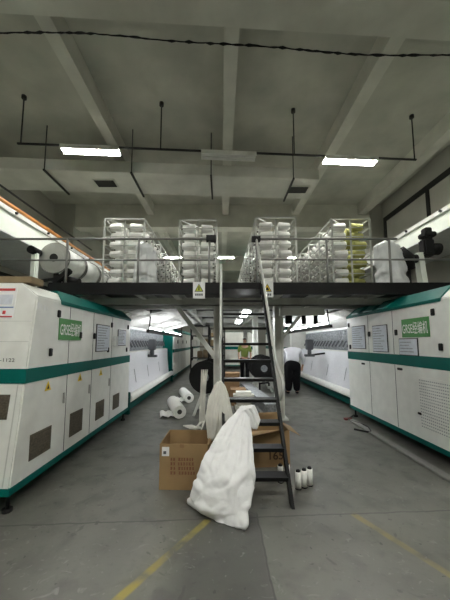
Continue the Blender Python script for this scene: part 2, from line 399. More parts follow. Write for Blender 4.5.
def cabinet(loc, label, xf, sgn, ya, yb, shear, zb, zs0, zs1, ze, zt, ru, depth, seams, group, capy, panel='cream', roofback=.07):
    """xf: the face on the aisle; sgn: direction that face looks (+1 for the left machine)"""
    t = thing('machine_cabinet', label, 'machine cabinet', loc, group)
    xb = xf - sgn*depth; xr = xf - sgn*ru
    prof = [(xf, zb), (xf, ze), (xr, zt-.02), (xb+sgn*ru, zt-.02), (xb, ze), (xb, zb)]
    def yfront(z): return ya + shear*(z-zb)/(zt-zb)
    a = [(x, yfront(z), z) for x, z in prof]; c = [(x, yb, z) for x, z in prof]
    m = MB(); va = [m.b.verts.new(q) for q in a]; vc = [m.b.verts.new(q) for q in c]
    m.b.faces.new(va); m.b.faces.new(vc[::-1])
    for i in range(6): m.b.faces.new((va[(i+1)%6], va[i], vc[i], vc[(i+1)%6]))
    body = m.build('body', M[panel], t, bevel=.012)
    # teal roof
    e = .012
    m = MB()
    m.hexa([(xf+sgn*e, capy, ze-.035), (xr, capy+roofback, zt-.02), (xr, capy+roofback, zt+.012), (xf+sgn*e, capy, ze+.008),
            (xf+sgn*e, yb, ze-.035), (xr, yb, zt-.02), (xr, yb, zt+.012), (xf+sgn*e, yb, ze+.008)])
    m.box(min(xr, xb+sgn*ru), capy+roofback, zt-.02, max(xr, xb+sgn*ru), yb, zt+.012)
    rf = m.build('roof', M['teal'], t)
    # stripe (front and side)
    m = MB(); m.box(min(xf, xf+sgn*.006), yfront((zs0+zs1)/2)-.006, zs0, max(xf, xf+sgn*.006), yb, zs1)
    m.hexa([(xb, yfront(zs0)-.006, zs0), (xf, yfront(zs0)-.006, zs0), (xf, yfront(zs0)+.05, zs0), (xb, yfront(zs0)+.05, zs0),
            (xb, yfront(zs1)-.006, zs1), (xf, yfront(zs1)-.006, zs1), (xf, yfront(zs1)+.05, zs1), (xb, yfront(zs1)+.05, zs1)])
    m.build('stripe', M['teal'], t)
    MB().box(min(xf+sgn*.008, xb), ya-.01, zb-.05, max(xf+sgn*.008, xb), yb+.002, zb+.012).build('base_frame', M['teal'], t)
    m = MB()
    for y in seams: m.box(min(xf, xf+sgn*.0025), y-.004, zb+.02, max(xf, xf+sgn*.0025), y+.004, ze-.04)
    if seams: m.build('door_seam', M['dark_steel'], t)
    for y in (ya+.08, yb-.1) if yb-ya < 6 else (ya+.08,):
        for x in (xf-sgn*.06, xb+sgn*.1):
            l = MB().tube([(x, y, .03), (x, y, zb-.04)], .016, 8).build('leg', M['black'], t)
            MB().tube([(x, y, 0), (x, y, .03)], .042, 12).build('foot', M['rubber'], l)
    return t, body, rf, yfront

# left, near
XL = -1.85
cl, body, rf, yf = cabinet((-2.85, 4.2, 0), 'long white and teal machine cabinet nearest the camera, left of the aisle', XL, 1, 2.575, 5.72, .235, .22, 1.12, 1.255, 1.975, 2.13, .17, 2.05, (3.42, 4.06, 4.76), 'machine cabinets', 3.20, roofback=.22)
for y0, y1, z0, z1 in ((2.81, 3.15, .365, .61), (3.53, 3.84, .355, .635), (4.24, 4.53, .36, .62), (4.90, 5.19, .36, .605)):
    g = MB().box(XL, y0, z0, XL+.006, y1, z1).build('vent_grille', M['vent'], cl)
    m = MB()
    for k in range(9):
        z = z0 + (k+.5)*(z1-z0)/9; m.box(XL+.006, y0+.01, z-.006, XL+.011, y1-.01, z+.006)
    m.build('louver', M['vent'], g)
for y, z in ((3.17, 1.83), (3.05, 1.40), (3.68, 1.60), (4.09, 1.60), (4.72, 1.80), (4.60, 1.39), (5.55, 1.81), (5.5, 1.37)): latch(cl, XL, 1, y, z)
for y in (3.36, 4.0, 4.70): MB().box(XL, y-.012, .80, XL+.015, y+.012, .92).build('handle', M['steel'], cl)
for y, z in ((3.05, 1.04), (3.73, 1.05), (4.37, 1.05)): warn(cl, (XL+.001, y, z), (0, 1, 0), .055)
paper(cl, XL+.001, 1, 4.16, 4.62, 1.38, 1.77, True); paper(cl, XL+.001, 1, 5.03, 5.42, 1.46, 1.73, True)
MB().box(XL, 4.80, 1.44, XL+.05, 4.93, 1.62).build('switch_box', M['white_panel'], cl, bevel=.008)
sg = MB().box(XL, 3.19, 1.535, XL+.008, 3.70, 1.785).build('sign', M['green_sign'], cl)
text_mesh('lettering', 'GRSE经编机', M['sign_white'], sg, (XL+.010, 3.205, 1.58), (0,1,0), (0,0,1), .48, .165, bold=.008)
for k, (w, zz) in enumerate(((.03, .07), (.012, .06), (.02, .055), (.012, .045))):
    MB().box(XL, 2.80+k*.05, 1.84, XL+.002, 2.80+k*.05+w, 1.84+zz).build('faded_mark', M['paper'], cl)
# front panel details
yp = yf(1.8)
PZ = .085
po = MB().hexa([(-2.5, yf(1.66+PZ)-.004, 1.66+PZ), (-2.06, yf(1.66+PZ)-.004, 1.66+PZ), (-2.06, yf(1.66+PZ)+.01, 1.66+PZ), (-2.5, yf(1.66+PZ)+.01, 1.66+PZ), (-2.5, yf(1.98+PZ)-.004, 1.98+PZ), (-2.06, yf(1.98+PZ)-.004, 1.98+PZ), (-2.06, yf(1.98+PZ)+.01, 1.98+PZ), (-2.5, yf(1.98+PZ)+.01, 1.98+PZ)]).build('poster', M['paper'], cl)
def fr(x0, z0, x1, z1, m, nm, par, e=.007):
    return MB().hexa([(x0, yf(z0)-e, z0), (x1, yf(z0)-e, z0), (x1, yf(z0), z0), (x0, yf(z0), z0), (x0, yf(z1)-e, z1), (x1, yf(z1)-e, z1), (x1, yf(z1), z1), (x0, yf(z1), z1)]).build(nm, m, par)
fr(-2.48, 1.94+PZ, -2.08, 1.965+PZ, M['red'], 'header', po); fr(-2.49, 1.668+PZ, -2.07, 1.682+PZ, M['red'], 'footer', po)
fr(-2.49, 1.765+PZ, -2.07, 1.775+PZ, M['blue'], 'rule', po); fr(-2.17, 1.70+PZ, -2.14, 1.735+PZ, M['red'], 'seal', po)
fr(-2.47, 1.80+PZ, -2.09, 1.90+PZ, M['paper_blue'], 'picture', po)
fr(-3.88, 1.712, -1.87, 1.717, M['greybeam'], 'panel_seam', cl, .002); fr(-3.88, 1.512, -1.87, 1.517, M['greybeam'], 'panel_seam', cl, .002)
fr(-1.915, .24, -1.905, 1.11, M['greybeam'], 'door_gap', cl, .002)
text_mesh('lettering', '30-1122', M['dark_steel'], cl, (-2.175, yf(1.33)-.003, 1.32), (1,0,0), (0,0,1), .20, .034)
g = fr(-2.5, .80, -1.965, 1.02, M['vent'], 'vent_grille', cl, .006)
for k in range(9): fr(-2.49, .815+k*.022, -1.975, .825+k*.022, M['vent'], 'louver', g, .010)
fr(-2.06, .30, -2.02, .34, M['rubber'], 'knob', cl, .03)

# right, near
XR = 2.7
cr, body, rf, yf2 = cabinet((3.7, 4.5, 0), 'long white and teal machine cabinet nearest the camera, right of the aisle', XR, -1, 2.9, 6.0, .08, .21, 1.17, 1.325, 2.045, 2.22, .20, 2.0, (4.40, 5.14), 'machine cabinets', 3.40)
for y0 in (4.55, 5.0, 5.5):
    m = MB().hexa([(XR+.015, y0, 2.075), (XR+.15, y0+.03, 2.19), (XR+.15, y0+.03, 2.205), (XR+.01, y0, 2.09), (XR+.015, y0+.3, 2.075), (XR+.15, y0+.33, 2.19), (XR+.15, y0+.33, 2.205), (XR+.01, y0+.3, 2.09)]).build('roof_hatch', M['teal_light'], rf)
for y, z in ((3.54, 1.89), (3.45, 1.45), (4.31, 1.66), (5.1, 1.66), (5.86, 1.42), (5.9, 1.87)): latch(cr, XR, -1, y, z, .06, .09)
for y in (5.36, 4.27): latch(cr, XR, -1, y, 1.11, .11, .035)
latch(cr, XR, -1, 3.9, .55, .06, .03)
paper(cr, XR-.001, -1, 5.25, 5.75, 1.40, 1.82, True); paper(cr, XR-.001, -1, 4.55, 4.97, 1.36, 1.79, True); paper(cr, XR-.001, -1, 3.86, 4.24, 1.33, 1.555, True, 4)
sg = MB().box(XR-.008, 3.62, 1.58, XR, 4.17, 1.845).build('sign', M['green_sign'], cr)
text_mesh('lettering', 'GRSE经编机', M['sign_white'], sg, (XR-.010, 4.15, 1.625), (0,-1,0), (0,0,1), .51, .17, bold=.008)
pf = MB().box(XR-.004, 3.05, .36, XR, 3.90, 1.04).build('perforated_panel', M['cream'], cr)
for k in range(17):
    m = MB(); z = .385 + k*.038
    for i in range(24):
        y = 3.08 + i*.034; m.box(XR-.0055, y, z, XR-.0035, y+.017, z+.014)
    m.build('slot_row', M['needle'], pf)

# far cabinets beyond each knitting bed
c3, b3, r3, yf3 = cabinet((-2.85, 14.5, 0), 'white and teal machine cabinet at the far end of the left aisle', XL, 1, 11.1, 24.6, 0, .22, 1.12, 1.255, 1.975, 2.13, .17, 2.05, (12.2, 13.3, 14.5, 15.8, 17.2, 19), 'machine cabinets', 11.1)
MB().box(-3.85, 11.03, .25, -1.9, 11.09, 1.95).build('end_panel', M['teal'], c3)
for y in (12.0, 13.6, 15.0):
    latch(c3, XL, 1, y, 1.55, .10, .16)
c4, b4, r4, yf4 = cabinet((3.7, 13.5, 0), 'white and teal machine cabinet at the far end of the right aisle', XR, -1, 11.0, 17.0, 0, .21, 1.17, 1.325, 2.045, 2.22, .20, 2.0, (12.5, 14), 'machine cabinets', 11.0)
MB().box(2.76, 10.93, .25, 4.6, 10.99, 1.95).build('end_panel', M['greybeam'], c4)
c5, b5, r5, yf5 = cabinet((.9, 17.5, 0), 'white and teal machine cabinet seen far away through the ladder treads', 1.9, 1, 16.5, 18.5, 0, .21, 1.12, 1.30, 2.0, 2.15, .2, 2.4, (), 'machine cabinets', 16.5)

# ------------------------------------------------------------------ knitting beds
def knit(sgn, xa, label, y0, y1):
    """sgn -1 left, +1 right; xa: |x| of the cloth roll"""
    t = thing('knitting_machine', label, 'knitting machine', (sgn*(xa+.9), (y0+y1)/2, 0), 'warp knitting machines')
    X = lambda u: sgn*(xa+u)
    def bx(u0, ya, za, u1, yb, zb): return MB().box(min(X(u0), X(u1)), ya, za, max(X(u0), X(u1)), yb, zb)
    bx(1.0, y0, .1, 1.95, y1, 2.05).build('machine_body', M['post'], t)
    # cloth: slopes from the needle bed to the roll
    m = MB(); n = 60
    def col(y): return [(X(.17 + .010*math.sin(y*9)), y, 1.28), (X(.135 + .014*math.sin(y*7+1)), y, .9), (X(.115 + .012*math.sin(y*5+2)), y, .55), (X(0.10), y, .40)]
    prev = None
    for i in range(n+1):
        y = y0 + .05 + (y1-y0-.1)*i/n
        c = [m.b.verts.new(q) for q in col(y)]
        if prev:
            for k in range(3): m.b.faces.new((prev[k], prev[k+1], c[k+1], c[k])).smooth = True
        prev = c
    m.build('cloth', M['fabric'], t)
    for y in (y0+.75, y0+1.9, y0+3.3): MB().bar((X(.118), y, .9), (X(.10), y+.12, .58), .008, .006).build('crease', M['needle'], t)  # grey strips stand in for the shade in folds of the cloth
    MB().tube([(X(0), y0+.03, .36), (X(0), y1-.03, .36)], .085, 20).build('cloth_roll', M['yarn'], t)
    MB().tube([(X(.16), y0+.03, .30), (X(.16), y1-.03, .30)], .05, 12).build('guide_roller', M['steel'], t)
    # frame
    for y in (y0-.02, y1):
        bx(-.05, y-.04, .06, .6, y+.04, .5).build('roll_bracket', M['green_frame'], t, bevel=.01)
        bx(.3, y-.05, .0, 1.2, y+.05, 1.6).build('end_frame', M['teal'] if sgn < 0 else M['greybeam'], t, bevel=.01)
    bx(.02, y0, .10, .14, y1, .22).build('base_rail', M['green_frame'], t)
    bx(.20, y0, 1.14, .50, y1, 1.30).build('needle_bed', M['post'], t)
    m = MB(); k = 0; y = y0+.08
    while y < y1-.1:
        m.box(min(X(.32), X(.36)), y, 1.31, max(X(.32), X(.36)), y+.035, 1.78 + .05*(k % 2)); y += .075; k += 1
    m.build('guide_needles', M['needle'], t)
    y = y0+.1
    while y < y1-.2:
        MB().bar((X(.29), y, 1.56), (X(.23), y+.09, 1.40), .03, .03).build('link_arm', M['device'], t); y += .24
    bx(.38, y0, 1.30, .62, y1, 1.86).build('guide_bar', M['needle'], t)
    bx(.34, y0, 1.86, .5, y1, 1.91).build('cover_rail', M['white_panel'], t)
    # yarn sheets that come down from the platform
    for nm, pts in (('yarn_sheet', ((-1.0, 2.26), (.42, 1.92))), ('yarn_sheet', ((-.2, 2.24), (.56, 1.93))), ('yarn_sheet', ((.95, 2.24), (.64, 1.90)))):
        m = MB(); y = y0+.05
        (ua, za), (ub, zb) = pts
        while y < y1-.1:
            m.face([(X(ua), y, za), (X(ua), y+.034, za), (X(ub), y+.034, zb), (X(ub), y, zb)]); y += .046
        o = m.build(nm, M['yarn'], t); o['kind'] = 'stuff'
    return t
kl = knit(-1, 1.9, 'warp knitting machine with white cloth and roll, left of the aisle', 5.85, 10.9)
kr = knit(1, 2.92, 'warp knitting machine with white cloth and roll, right of the aisle', 6.12, 10.8)
# hanging rails above the aisle side of the beds
for s, xx, ya, yb, zz, nm in ((-1, -1.62, 6.2, 11.6, 1.76, 'left'), (1, 2.42, 6.15, 10.8, 1.87, 'right')):
    t = thing('hanging_rail', 'dark rail hung on rods in front of the %s knitting machine' % nm, 'rail', (xx, (ya+yb)/2, zz), 'rails hung before the knitting machines')
    MB().box(xx-.03, ya, zz-.035, xx+.03, yb, zz+.035).build('bar', M['dark_steel'], t)
    for y in (ya+.1, yb-.2): MB().tube([(xx, y, zz), (xx-s*.05, y, 2.44)], .016, 8).build('rod', M['dark_steel'], t)
    for k in range(5): MB().tube([(xx, ya+.5+k*.8, zz+.03), (xx, ya+.5+k*.8, zz+.10)], .02, 6).build('eyelet', M['steel'], t)
for s, xx, yy, nm in ((-1, -1.95, 8.0, 'left'), (1, 2.6, 8.3, 'right')):
    t = thing('control_monitor', 'dark grey control monitor on an arm at the %s knitting machine' % nm, 'monitor', (xx, yy, 1.12), 'control monitors')
    MB().box(xx-.10, yy-.09, 1.30, xx+.10, yy+.07, 1.60).build('housing', M['device'], t, bevel=.02)
    MB().tube([(xx, yy-.01, 1.12), (xx, yy-.01, 1.32)], .06, 10).build('neck', M['device'], t)
    MB().box(xx-.14, yy-.06, 1.10, xx+.14, yy+.06, 1.17).build('bracket', M['device'], t, bevel=.01)
    MB().bar((xx, yy, 1.14), (xx+s*.45, yy, 1.20), .05, .05).build('arm', M['dark_steel'], t)

# upward fill lights added on the hanging rails to brighten the yarn sheets
for x, ys, z, nm in ((-1.62, (7.0, 8.8, 10.6), 1.797, 'left'), (2.42, (6.95, 8.5, 10.05), 1.907, 'right')):
    for y, lb in zip(ys, ('nearest', 'middle', 'farthest')):
        lamp(x, y, z, 'lit fill light added on the dark rail before the %s knitting machine, %s of three' % (nm, lb), 'fill lights added on the %s rail' % nm, mt='tube_under', ang=PI/2, flip=True)

# ------------------------------------------------------------------ platform
DX0, DX1, DY0, DY1, DZ = -2.62, 4.4, 4.4, 14.0, 2.46
pl = thing('mezzanine_platform', 'black edged steel platform above the aisle carrying the yarn creels', 'platform', (.6, 7.5, 0))
MB().box(DX0, DY0+.02, DZ-.035, DX1, DY1, DZ).build('deck', M['dark_steel'], pl)
MB().box(DX0, DY0, DZ-.19, 0.0, DY0+.05, DZ+.002).box(.62, DY0, DZ-.19, DX1, DY0+.05, DZ+.002).box(0, DY0, DZ-.10, .62, DY0+.05, DZ+.002).build('edge_channel', M['black'], pl)
MB().box(DX0, 4.95, 2.18, DX1, 5.10, 2.30).box(DX0, 4.93, 2.285, DX1, 5.12, 2.302).box(DX0, 4.93, 2.18, DX1, 5.12, 2.195).build('cross_beam', M['greybeam'], pl)
MB().box(DX0, 5.9, 2.22, DX1, 6.02, 2.30).build('cross_beam', M['greybeam'], pl)
for y in (8.0, 10.5, 13.0): MB().box(DX0, y, 2.26, DX1, y+.10, 2.42).build('cross_beam', M['greybeam'], pl)
for x in (-2.3, -1.35, -.75, .95, 1.75, 2.6, 3.5):
    MB().box(x-.05, 4.46, 2.27, x+.05, 13.9, 2.42).build('joist', M['greybeam'], pl)
for x, y in ((-.06, 5.6), (1.17, 5.75), (-.06, 9.6), (1.17, 9.6), (-.06, 13.4), (1.17, 13.4)):
    c = MB().box(x-.085, y-.1, .02, x-.06, y+.1, 2.40).box(x+.06, y-.1, .02, x+.085, y+.1, 2.40).box(x-.07, y-.02, .02, x+.07, y+.02, 2.40).build('column', M['post'], pl)
    MB().box(x-.15, y-.15, 0, x+.15, y+.15, .022).build('base_plate', M['greybeam'], c)
MB().bar((-.14, 5.6, 1.25), (-.92, 5.6, 2.28), .10, .09).build('brace', M['post'], pl)
MB().bar((1.25, 5.75, 1.6), (1.8, 5.75, 2.27), .07, .06).build('brace', M['post'], pl)
MB().bar((1.17, 5.6, 2.12), (2.06, 5.6, 2.12), .14, .15).build('bracket_arm', M['post'], pl)
for x in (1.36, 1.66, 1.90):
    MB().tube([(x, 5.6, 2.045), (x, 5.6, 1.88)], .07 if x < 1.5 else .045, 10).build('pulley', M['rubber'], pl)

# guard rails on the platform edge
def guard(label, x0, x1, posts, loc, zt=3.19, zm=2.83):
    t = thing('guard_rail', label, 'railing', loc, 'platform guard rails')
    MB().tube([(x0, 4.43, zt), (x1, 4.43, zt)], .018, 10).build('top_rail', M['rail'], t)
    return t
gl = guard('grey pipe guard rail on the platform, left of the ladder', -4.38, -.10, None, (-2.2, 4.43, DZ))
MB().tube([(-4.38, 4.43, 2.835), (-.10, 4.43, 2.835)], .015, 10).build('mid_rail', M['rail'], gl)
for x in (-2.50, -1.34, -.19):
    MB().tube([(x, 4.43, DZ-.16), (x, 4.43, 3.19)], .019, 10).build('post', M['rail'], gl)
MB().box(-4.40, 4.38, 2.75, -4.36, 4.48, 3.27).build('wall_flange', M['pipe'], gl)
MB().box(-.24, 4.38, 3.15, -.08, 4.48, 3.24).build('end_cap', M['rubber'], gl)
gr = guard('grey pipe guard rail on the platform, right of the ladder', .58, 2.87, None, (2.6, 4.43, DZ))
MB().tube([(.60, 4.43, 2.845), (4.38, 4.43, 2.845)], .015, 10).build('mid_rail', M['rail'], gr)
for x in (.58, 1.72, 2.74, 3.95):
    MB().tube([(x, 4.43, DZ-.16), (x, 4.43, 3.19 if x < 3 else 2.86)], .019, 10).build('post', M['rail'], gr)
MB().box(.50, 4.38, 3.15, .64, 4.48, 3.22).build('end_cap', M['rubber'], gr)

# warning signs hung on the platform edge
for x, nm, w in ((-.35, 'left', 0), (.735, 'right', 1)):
    t = thing('warning_sign', 'small white warning sign with triangle on the platform edge, %s of the ladder' % nm, 'sign', (x, 4.38, 2.2), 'warning signs on the platform')
    b = MB().box(x-.095, 4.385, 2.20 if not w else 2.22, x+.095, 4.395, 2.47 if not w else 2.48).build('plate', M['paper'], t)
    zc = 2.37
    MB().prism([(x-.07, 4.383, zc-.06), (x+.07, 4.383, zc-.06), (x, 4.383, zc+.07)], (0, .002, 0)).build('triangle', M['black'], t)
    MB().prism([(x-.055, 4.381, zc-.052), (x+.055, 4.381, zc-.052), (x, 4.381, zc+.054)], (0, .002, 0)).build('triangle_face', M['warn_green'] if not w else M['yellow'], t)
    if not w: MB().box(x-.008, 4.379, zc-.04, x+.008, 4.381, zc+.025).build('symbol', M['black'], t)
    else: MB().prism([(x-.03, 4.379, zc-.04), (x+.03, 4.379, zc-.04), (x+.012, 4.379, zc+.01), (x-.012, 4.379, zc+.01)], (0, .002, 0)).build('symbol', M['black'], t)
    m = MB()
    for k in range(4): m.box(x-.06+k*.032, 4.383, 2.245, x-.06+k*.032+.024, 4.385, 2.28)
    m.build('lettering', M['device'], t)

# ------------------------------------------------------------------ ladder
lad = thing('ladder', 'steep black steel ladder with open treads leading up to the platform', 'ladder', (.34, 3.4, 0))
A0, A1 = Vector((0, 2.74, 0)), Vector((0, 4.40, 2.36))
for x in (.03, .655):
    MB().hexa([(x-.015, 2.74-.05, 0), (x+.015, 2.74-.05, 0), (x+.015, 2.74+.05, 0), (x-.015, 2.74+.05, 0),
               (x-.03-.0, 4.36-.05, 2.42), (x-.0, 4.36-.05, 2.42), (x-.0, 4.36+.05, 2.42), (x-.03, 4.36+.05, 2.42)]).build('side_rail', M['black'], lad)
for k in range(1, 11):
    q = A0.lerp(A1, k/11.0)
    MB().box(.035, q.y-.07, q.z-.012, .645, q.y+.07, q.z).box(.035, q.y-.075, q.z-.035, .645, q.y-.068, q.z).build('tread', M['black'], lad)
    if k == 1: MB().bar((.04, q.y+.04, q.z-.10), (.55, q.y+.04, q.z-.02), .02, .03).build('stay', M['black'], lad)
# pipe handrails
def arc(pts, n=6):
    """polyline with rounded corners"""
    out = [Vector(pts[0])]
    for i in range(1, len(pts)-1):
        a, b, c = map(Vector, pts[i-1:i+2]); r = .10
        p = b + (a-b).normalized()*r; q = b + (c-b).normalized()*r
        for k in range(n+1):
            s = k/n; out.append(p*(1-s)**2 + b*2*s*(1-s) + q*s*s)
    out.append(Vector(pts[-1])); return out
MB().tube(arc([(.575, 4.40, 3.17), (.69, 3.50, 1.22), (.735, 3.30, 1.02), (.67, 3.30, .84)]), .02, 10).build('handrail', M['pipe'], lad, label='grey pipe handrail')
MB().tube(arc([(.0, 4.38, 2.75), (.0, 3.55, 1.18), (.0, 3.33, .84)]), .02, 10).build('handrail', M['pipe'], lad, label='grey pipe handrail')
MB().bar((.46, 3.40, .945), (.46, 3.40, 1.03), .02, .02).bar((.46, 3.40, 1.02), (.57, 3.40, 1.03), .02, .02).bar((.57, 3.40, .99), (.57, 3.40, 1.03), .02, .02).build('hook', M['black'], lad)

# ------------------------------------------------------------------ creels with yarn cones
def cone_mesh():
    m = MB(); n = 12
    prof = [(0, .012), (.0, .092), (.02, .098), (.25, .078), (.268, .060), (.268, .018), (.31, .016), (.31, 0.0)]
    rings = []
    for d, r in prof:
        if r == 0: rings.append([m.b.verts.new((d, 0, 0))])
        else: rings.append([m.b.verts.new((d, r*math.cos(2*PI*k/n), r*math.sin(2*PI*k/n))) for k in range(n)])
    for i in range(len(rings)-1):
        a, c = rings[i], rings[i+1]
        for k in range(n):
            if len(c) == 1: f = m.b.faces.new((a[k], a[(k+1)%n], c[0]))
            else: f = m.b.faces.new((a[k], a[(k+1)%n], c[(k+1)%n], c[k]))
            f.smooth = True; f.material_index = 1 if i >= 5 else 0
    bmesh.ops.recalc_face_normals(m.b, faces=m.b.faces[:])
    return m.b
def cone_data(name, mats):
    b = cone_mesh(); me = bpy.data.meshes.new(name); b.to_mesh(me); b.free()
    for x in mats: me.materials.append(x)
    return me
CM_W = cone_data('yarn_cone', [M['yarn'], M['core']]); CM_O = cone_data('yarn_cone_olive', [M['yarn_olive'], M['core']])
ROWS, BAYS = 8, 24
ORD = ('first', 'second', 'third', 'fourth', 'fifth', 'sixth', 'seventh', 'top')
def creel(xl, xr, yA, yB, zt, label, place, olive=False, view=1, zones=(6, 3)):
    """view: +1 the right-hand flank is the one the camera sees, -1 the left-hand flank"""
    t = thing('yarn_creel', label, 'creel', ((xl+xr)/2, yA, DZ), 'yarn creels on the platform')
    nb = 9
    ys = [yA + (yB-yA)*k/nb for k in range(nb+1)]
    for y in ys:
        for x in (xl, xr): MB().bar((x, y, DZ), (x, y, zt), .035, .035).build('post', M['pipe'], t)
        MB().bar((xl, y, zt), (xr, y, zt), .03, .03).build('top_bar', M['pipe'], t)
    for x in (xl, xr): MB().bar((x, yA, zt), (x, yB, zt), .03, .03).build('top_rail', M['pipe'], t)
    MB().bar((xl, yA, zt-.0), (xr, ys[1], zt), .025, .02).build('diagonal', M['pipe'], t)
    dz = (zt-DZ-.12)/ROWS
    m = MB()
    for r in range(ROWS):
        z = DZ+.10+dz*(r+.4)
        for x in (xl+.0, xr): m.bar((x, yA, z-.05), (x, yB, z-.05), .018, .022)
        m.bar((xl, yA, z-.05), (xr, yA, z-.05), .014, .016)
    m.build('peg_rail', M['pipe'], t)
    for y in (yA+.02, yB): MB().bar(((xl+xr)/2, y, DZ), ((xl+xr)/2, y, zt), .03, .03).build('centre_post', M['pipe'], t)
    stuff = bmesh.new(); step = (yB-yA-.2)/BAYS
    grp = 'yarn cones on the %s' % place
    for side in (1, -1):
        lim = zones[0] if side == view else zones[1]
        for j in range(BAYS):
            for r in range(ROWS):
                if R.random() < .05: continue
                z = DZ+.10+dz*(r+.4); y = yA+.14+j*step
                xb = ((xl+xr)/2 + side*.06)
                x = xb + R.uniform(0, .04)*side
                s = R.uniform(.92, 1.06)
                ol = olive and side == 1 and r >= 0
                mw = Matrix.Translation((x, y, z)) @ Matrix.Rotation(R.uniform(-.1, .1), 4, 'X') @ Matrix.Scale(s, 4)
                if side < 0: mw = Matrix.Translation((x, y, z)) @ Matrix.Rotation(PI, 4, 'Z') @ Matrix.Scale(s, 4)
                if j < lim:
                    o = bpy.data.objects.new('yarn_cone', CM_O if ol else CM_W); COL.objects.link(o)
                    o.matrix_world = mw; ORG[o.name] = Vector((x, y, z))
                    lb = '%s yarn cone, %s row up, %s bay, %s column of %s' % ('olive' if ol else 'white', ORD[r] if r < 7 else 'eighth', ORD[j] if j else 'front', 'right' if side > 0 else 'left', place)
                    tag(o, lb, 'yarn cone', grp)
                else:
                    b = cone_mesh(); bmesh.ops.transform(b, matrix=mw, verts=b.verts[:]); me = bpy.data.meshes.new('tmp'); b.to_mesh(me); b.free(); stuff.from_mesh(me); bpy.data.meshes.remove(me)
    mm = MB(); mm.b.free(); mm.b = stuff
    o = mm.build('yarn_cones', [M['yarn'], M['core']]); tag(o, 'deeper rows of yarn cones inside the %s' % place, 'yarn cones', kind='stuff')
    return t
creel(-2.58, -1.70, 6.0, 13.4, 4.25, 'pale steel yarn creel full of white cones, leftmost on the platform', 'leftmost creel', view=1)
creel(-.92, -.10, 6.0, 13.4, 4.22, 'pale steel yarn creel just left of the ladder top', 'second creel from left', view=1, zones=(5, 4))
creel(.78, 1.66, 6.0, 13.4, 4.28, 'pale steel yarn creel just right of the ladder top', 'third creel from left', view=-1)
creel(2.46, 3.30, 6.0, 13.4, 4.25, 'pale steel yarn creel with white and olive cones, rightmost on the platform', 'rightmost creel', olive=True, view=-1)

# ------------------------------------------------------------------ bags
def loft(rings, n=48, close=True):
    """rings: list of (centre, ax, ay, func(theta)->scale)"""
    m = MB(); rs = []
    for c, ax, ay, fn in rings:
        c = Vector(c); ring = []
        for k in range(n):
            th = 2*PI*k/n; s = fn(th)
            ring.append(m.b.verts.new(c + Vector(ax)*math.cos(th)*s + Vector(ay)*math.sin(th)*s))
        rs.append(ring)
    for i in range(len(rs)-1):
        for k in range(n): m.b.faces.new((rs[i][k], rs[i][(k+1)%n], rs[i+1][(k+1)%n], rs[i+1][k])).smooth = True
    if close: m.b.faces.new(rs[0][::-1]); m.b.faces.new(rs[-1])
    return m
def lerp_table(tab, t):
    for (t0, *a), (t1, *b) in zip(tab, tab[1:]):
        if t0 <= t <= t1:
            s = (t-t0)/(t1-t0); s = s*s*(3-2*s) if False else s
            return [x+(y-x)*s for x, y in zip(a, b)]
    return list(tab[-1][1:])
def lumpy(o, amp, sc, seed=0, crease=0.0, csc=9):
    me = o.data
    ns = [v.normal.copy() for v in me.vertices]
    for v, n in zip(me.vertices, ns):
        p = v.co*sc + Vector((seed, seed*2, 0))
        d = noise.fractal(p, 1.0, 2.0, 3)*amp
        if crease:
            q = v.co*csc + Vector((seed*3, 0, seed)); d -= crease*(1-min(1, abs(noise.noise(q))*4))
        v.co += n*d
# big white sack leaning on the ladder
bag = thing('bag', 'big bulging white woven plastic bag leaning against the ladder foot', 'bag', (.03, 2.6, 0))
#  t: centre, long axis (x, y), half depth
tab = [(0, -.055, 2.59, .012, .205, -.155, .045), (.05, -.048, 2.60, .04, .228, -.15, .062), (.16, -.025, 2.62, .12, .258, -.115, .115), (.30, .025, 2.67, .235, .268, -.07, .15), (.45, .062, 2.74, .36, .242, -.04, .155),
       (.60, .097, 2.82, .48, .205, -.02, .125), (.72, .13, 2.89, .58, .168, .0, .095), (.82, .162, 2.95, .665, .128, .0, .072), (.90, .20, 3.0, .735, .085, .0, .055), (.95, .225, 3.03, .78, .055, .0, .042), (.98, .238, 3.045, .805, .058, .0, .045), (1.0, .248, 3.05, .825, .035, .0, .025)]
rings = []; NR = 90
for i in range(NR+1):
    t = i/NR; cx, cy, cz, ax, ay, hd = lerp_table(tab, t)
    g = max(0, (t-.38)/.62); ln = math.hypot(ax, ay); nx, ny = -ay/ln, ax/ln
    def fn(th, t=t, g=g):
        p = 1.1*(1-2*abs(math.sin(5.5*th+.9*t))**.7) + .7*math.sin(17*th+2+t) + .6*math.sin(6*th+.7)
        s = 1 + .13*g*p + .02*math.sin(5*th+9*t)
        if t < .12:                                        # the two bottom corners of the sack
            for a, q in ((PI, .22), (0, .18)):
                d = (th-a+PI) % (2*PI) - PI
                s += q*(1-t/.12)*math.exp(-(d/.25)**2)
        return s
    rings.append(((cx, cy, cz), (ax, ay, 0), (nx*hd, ny*hd, hd*.35), fn))
bg = loft(rings, 144).build('sack', M['plasticbag'], bag)
me = bg.data; nsv = [v.normal.copy() for v in me.vertices]
for v, nn in zip(me.vertices, nsv):
    low = max(0, min(1, (.52 - v.co.z)/.2))
    q = v.co*8.5 + Vector((4, 1, 2))
    bump = max(0, noise.noise(q)) * .038 * low                     # wrapped cones press against the cloth
    fold = -.010*(1-min(1, abs(noise.noise(v.co*5 + Vector((9, 0, 3))))*7)) * (.35+.65*low)
    v.co += nn*(bump + fold + .003*noise.noise(v.co*25))
for v in me.vertices: v.co.z = max(v.co.z, .004)
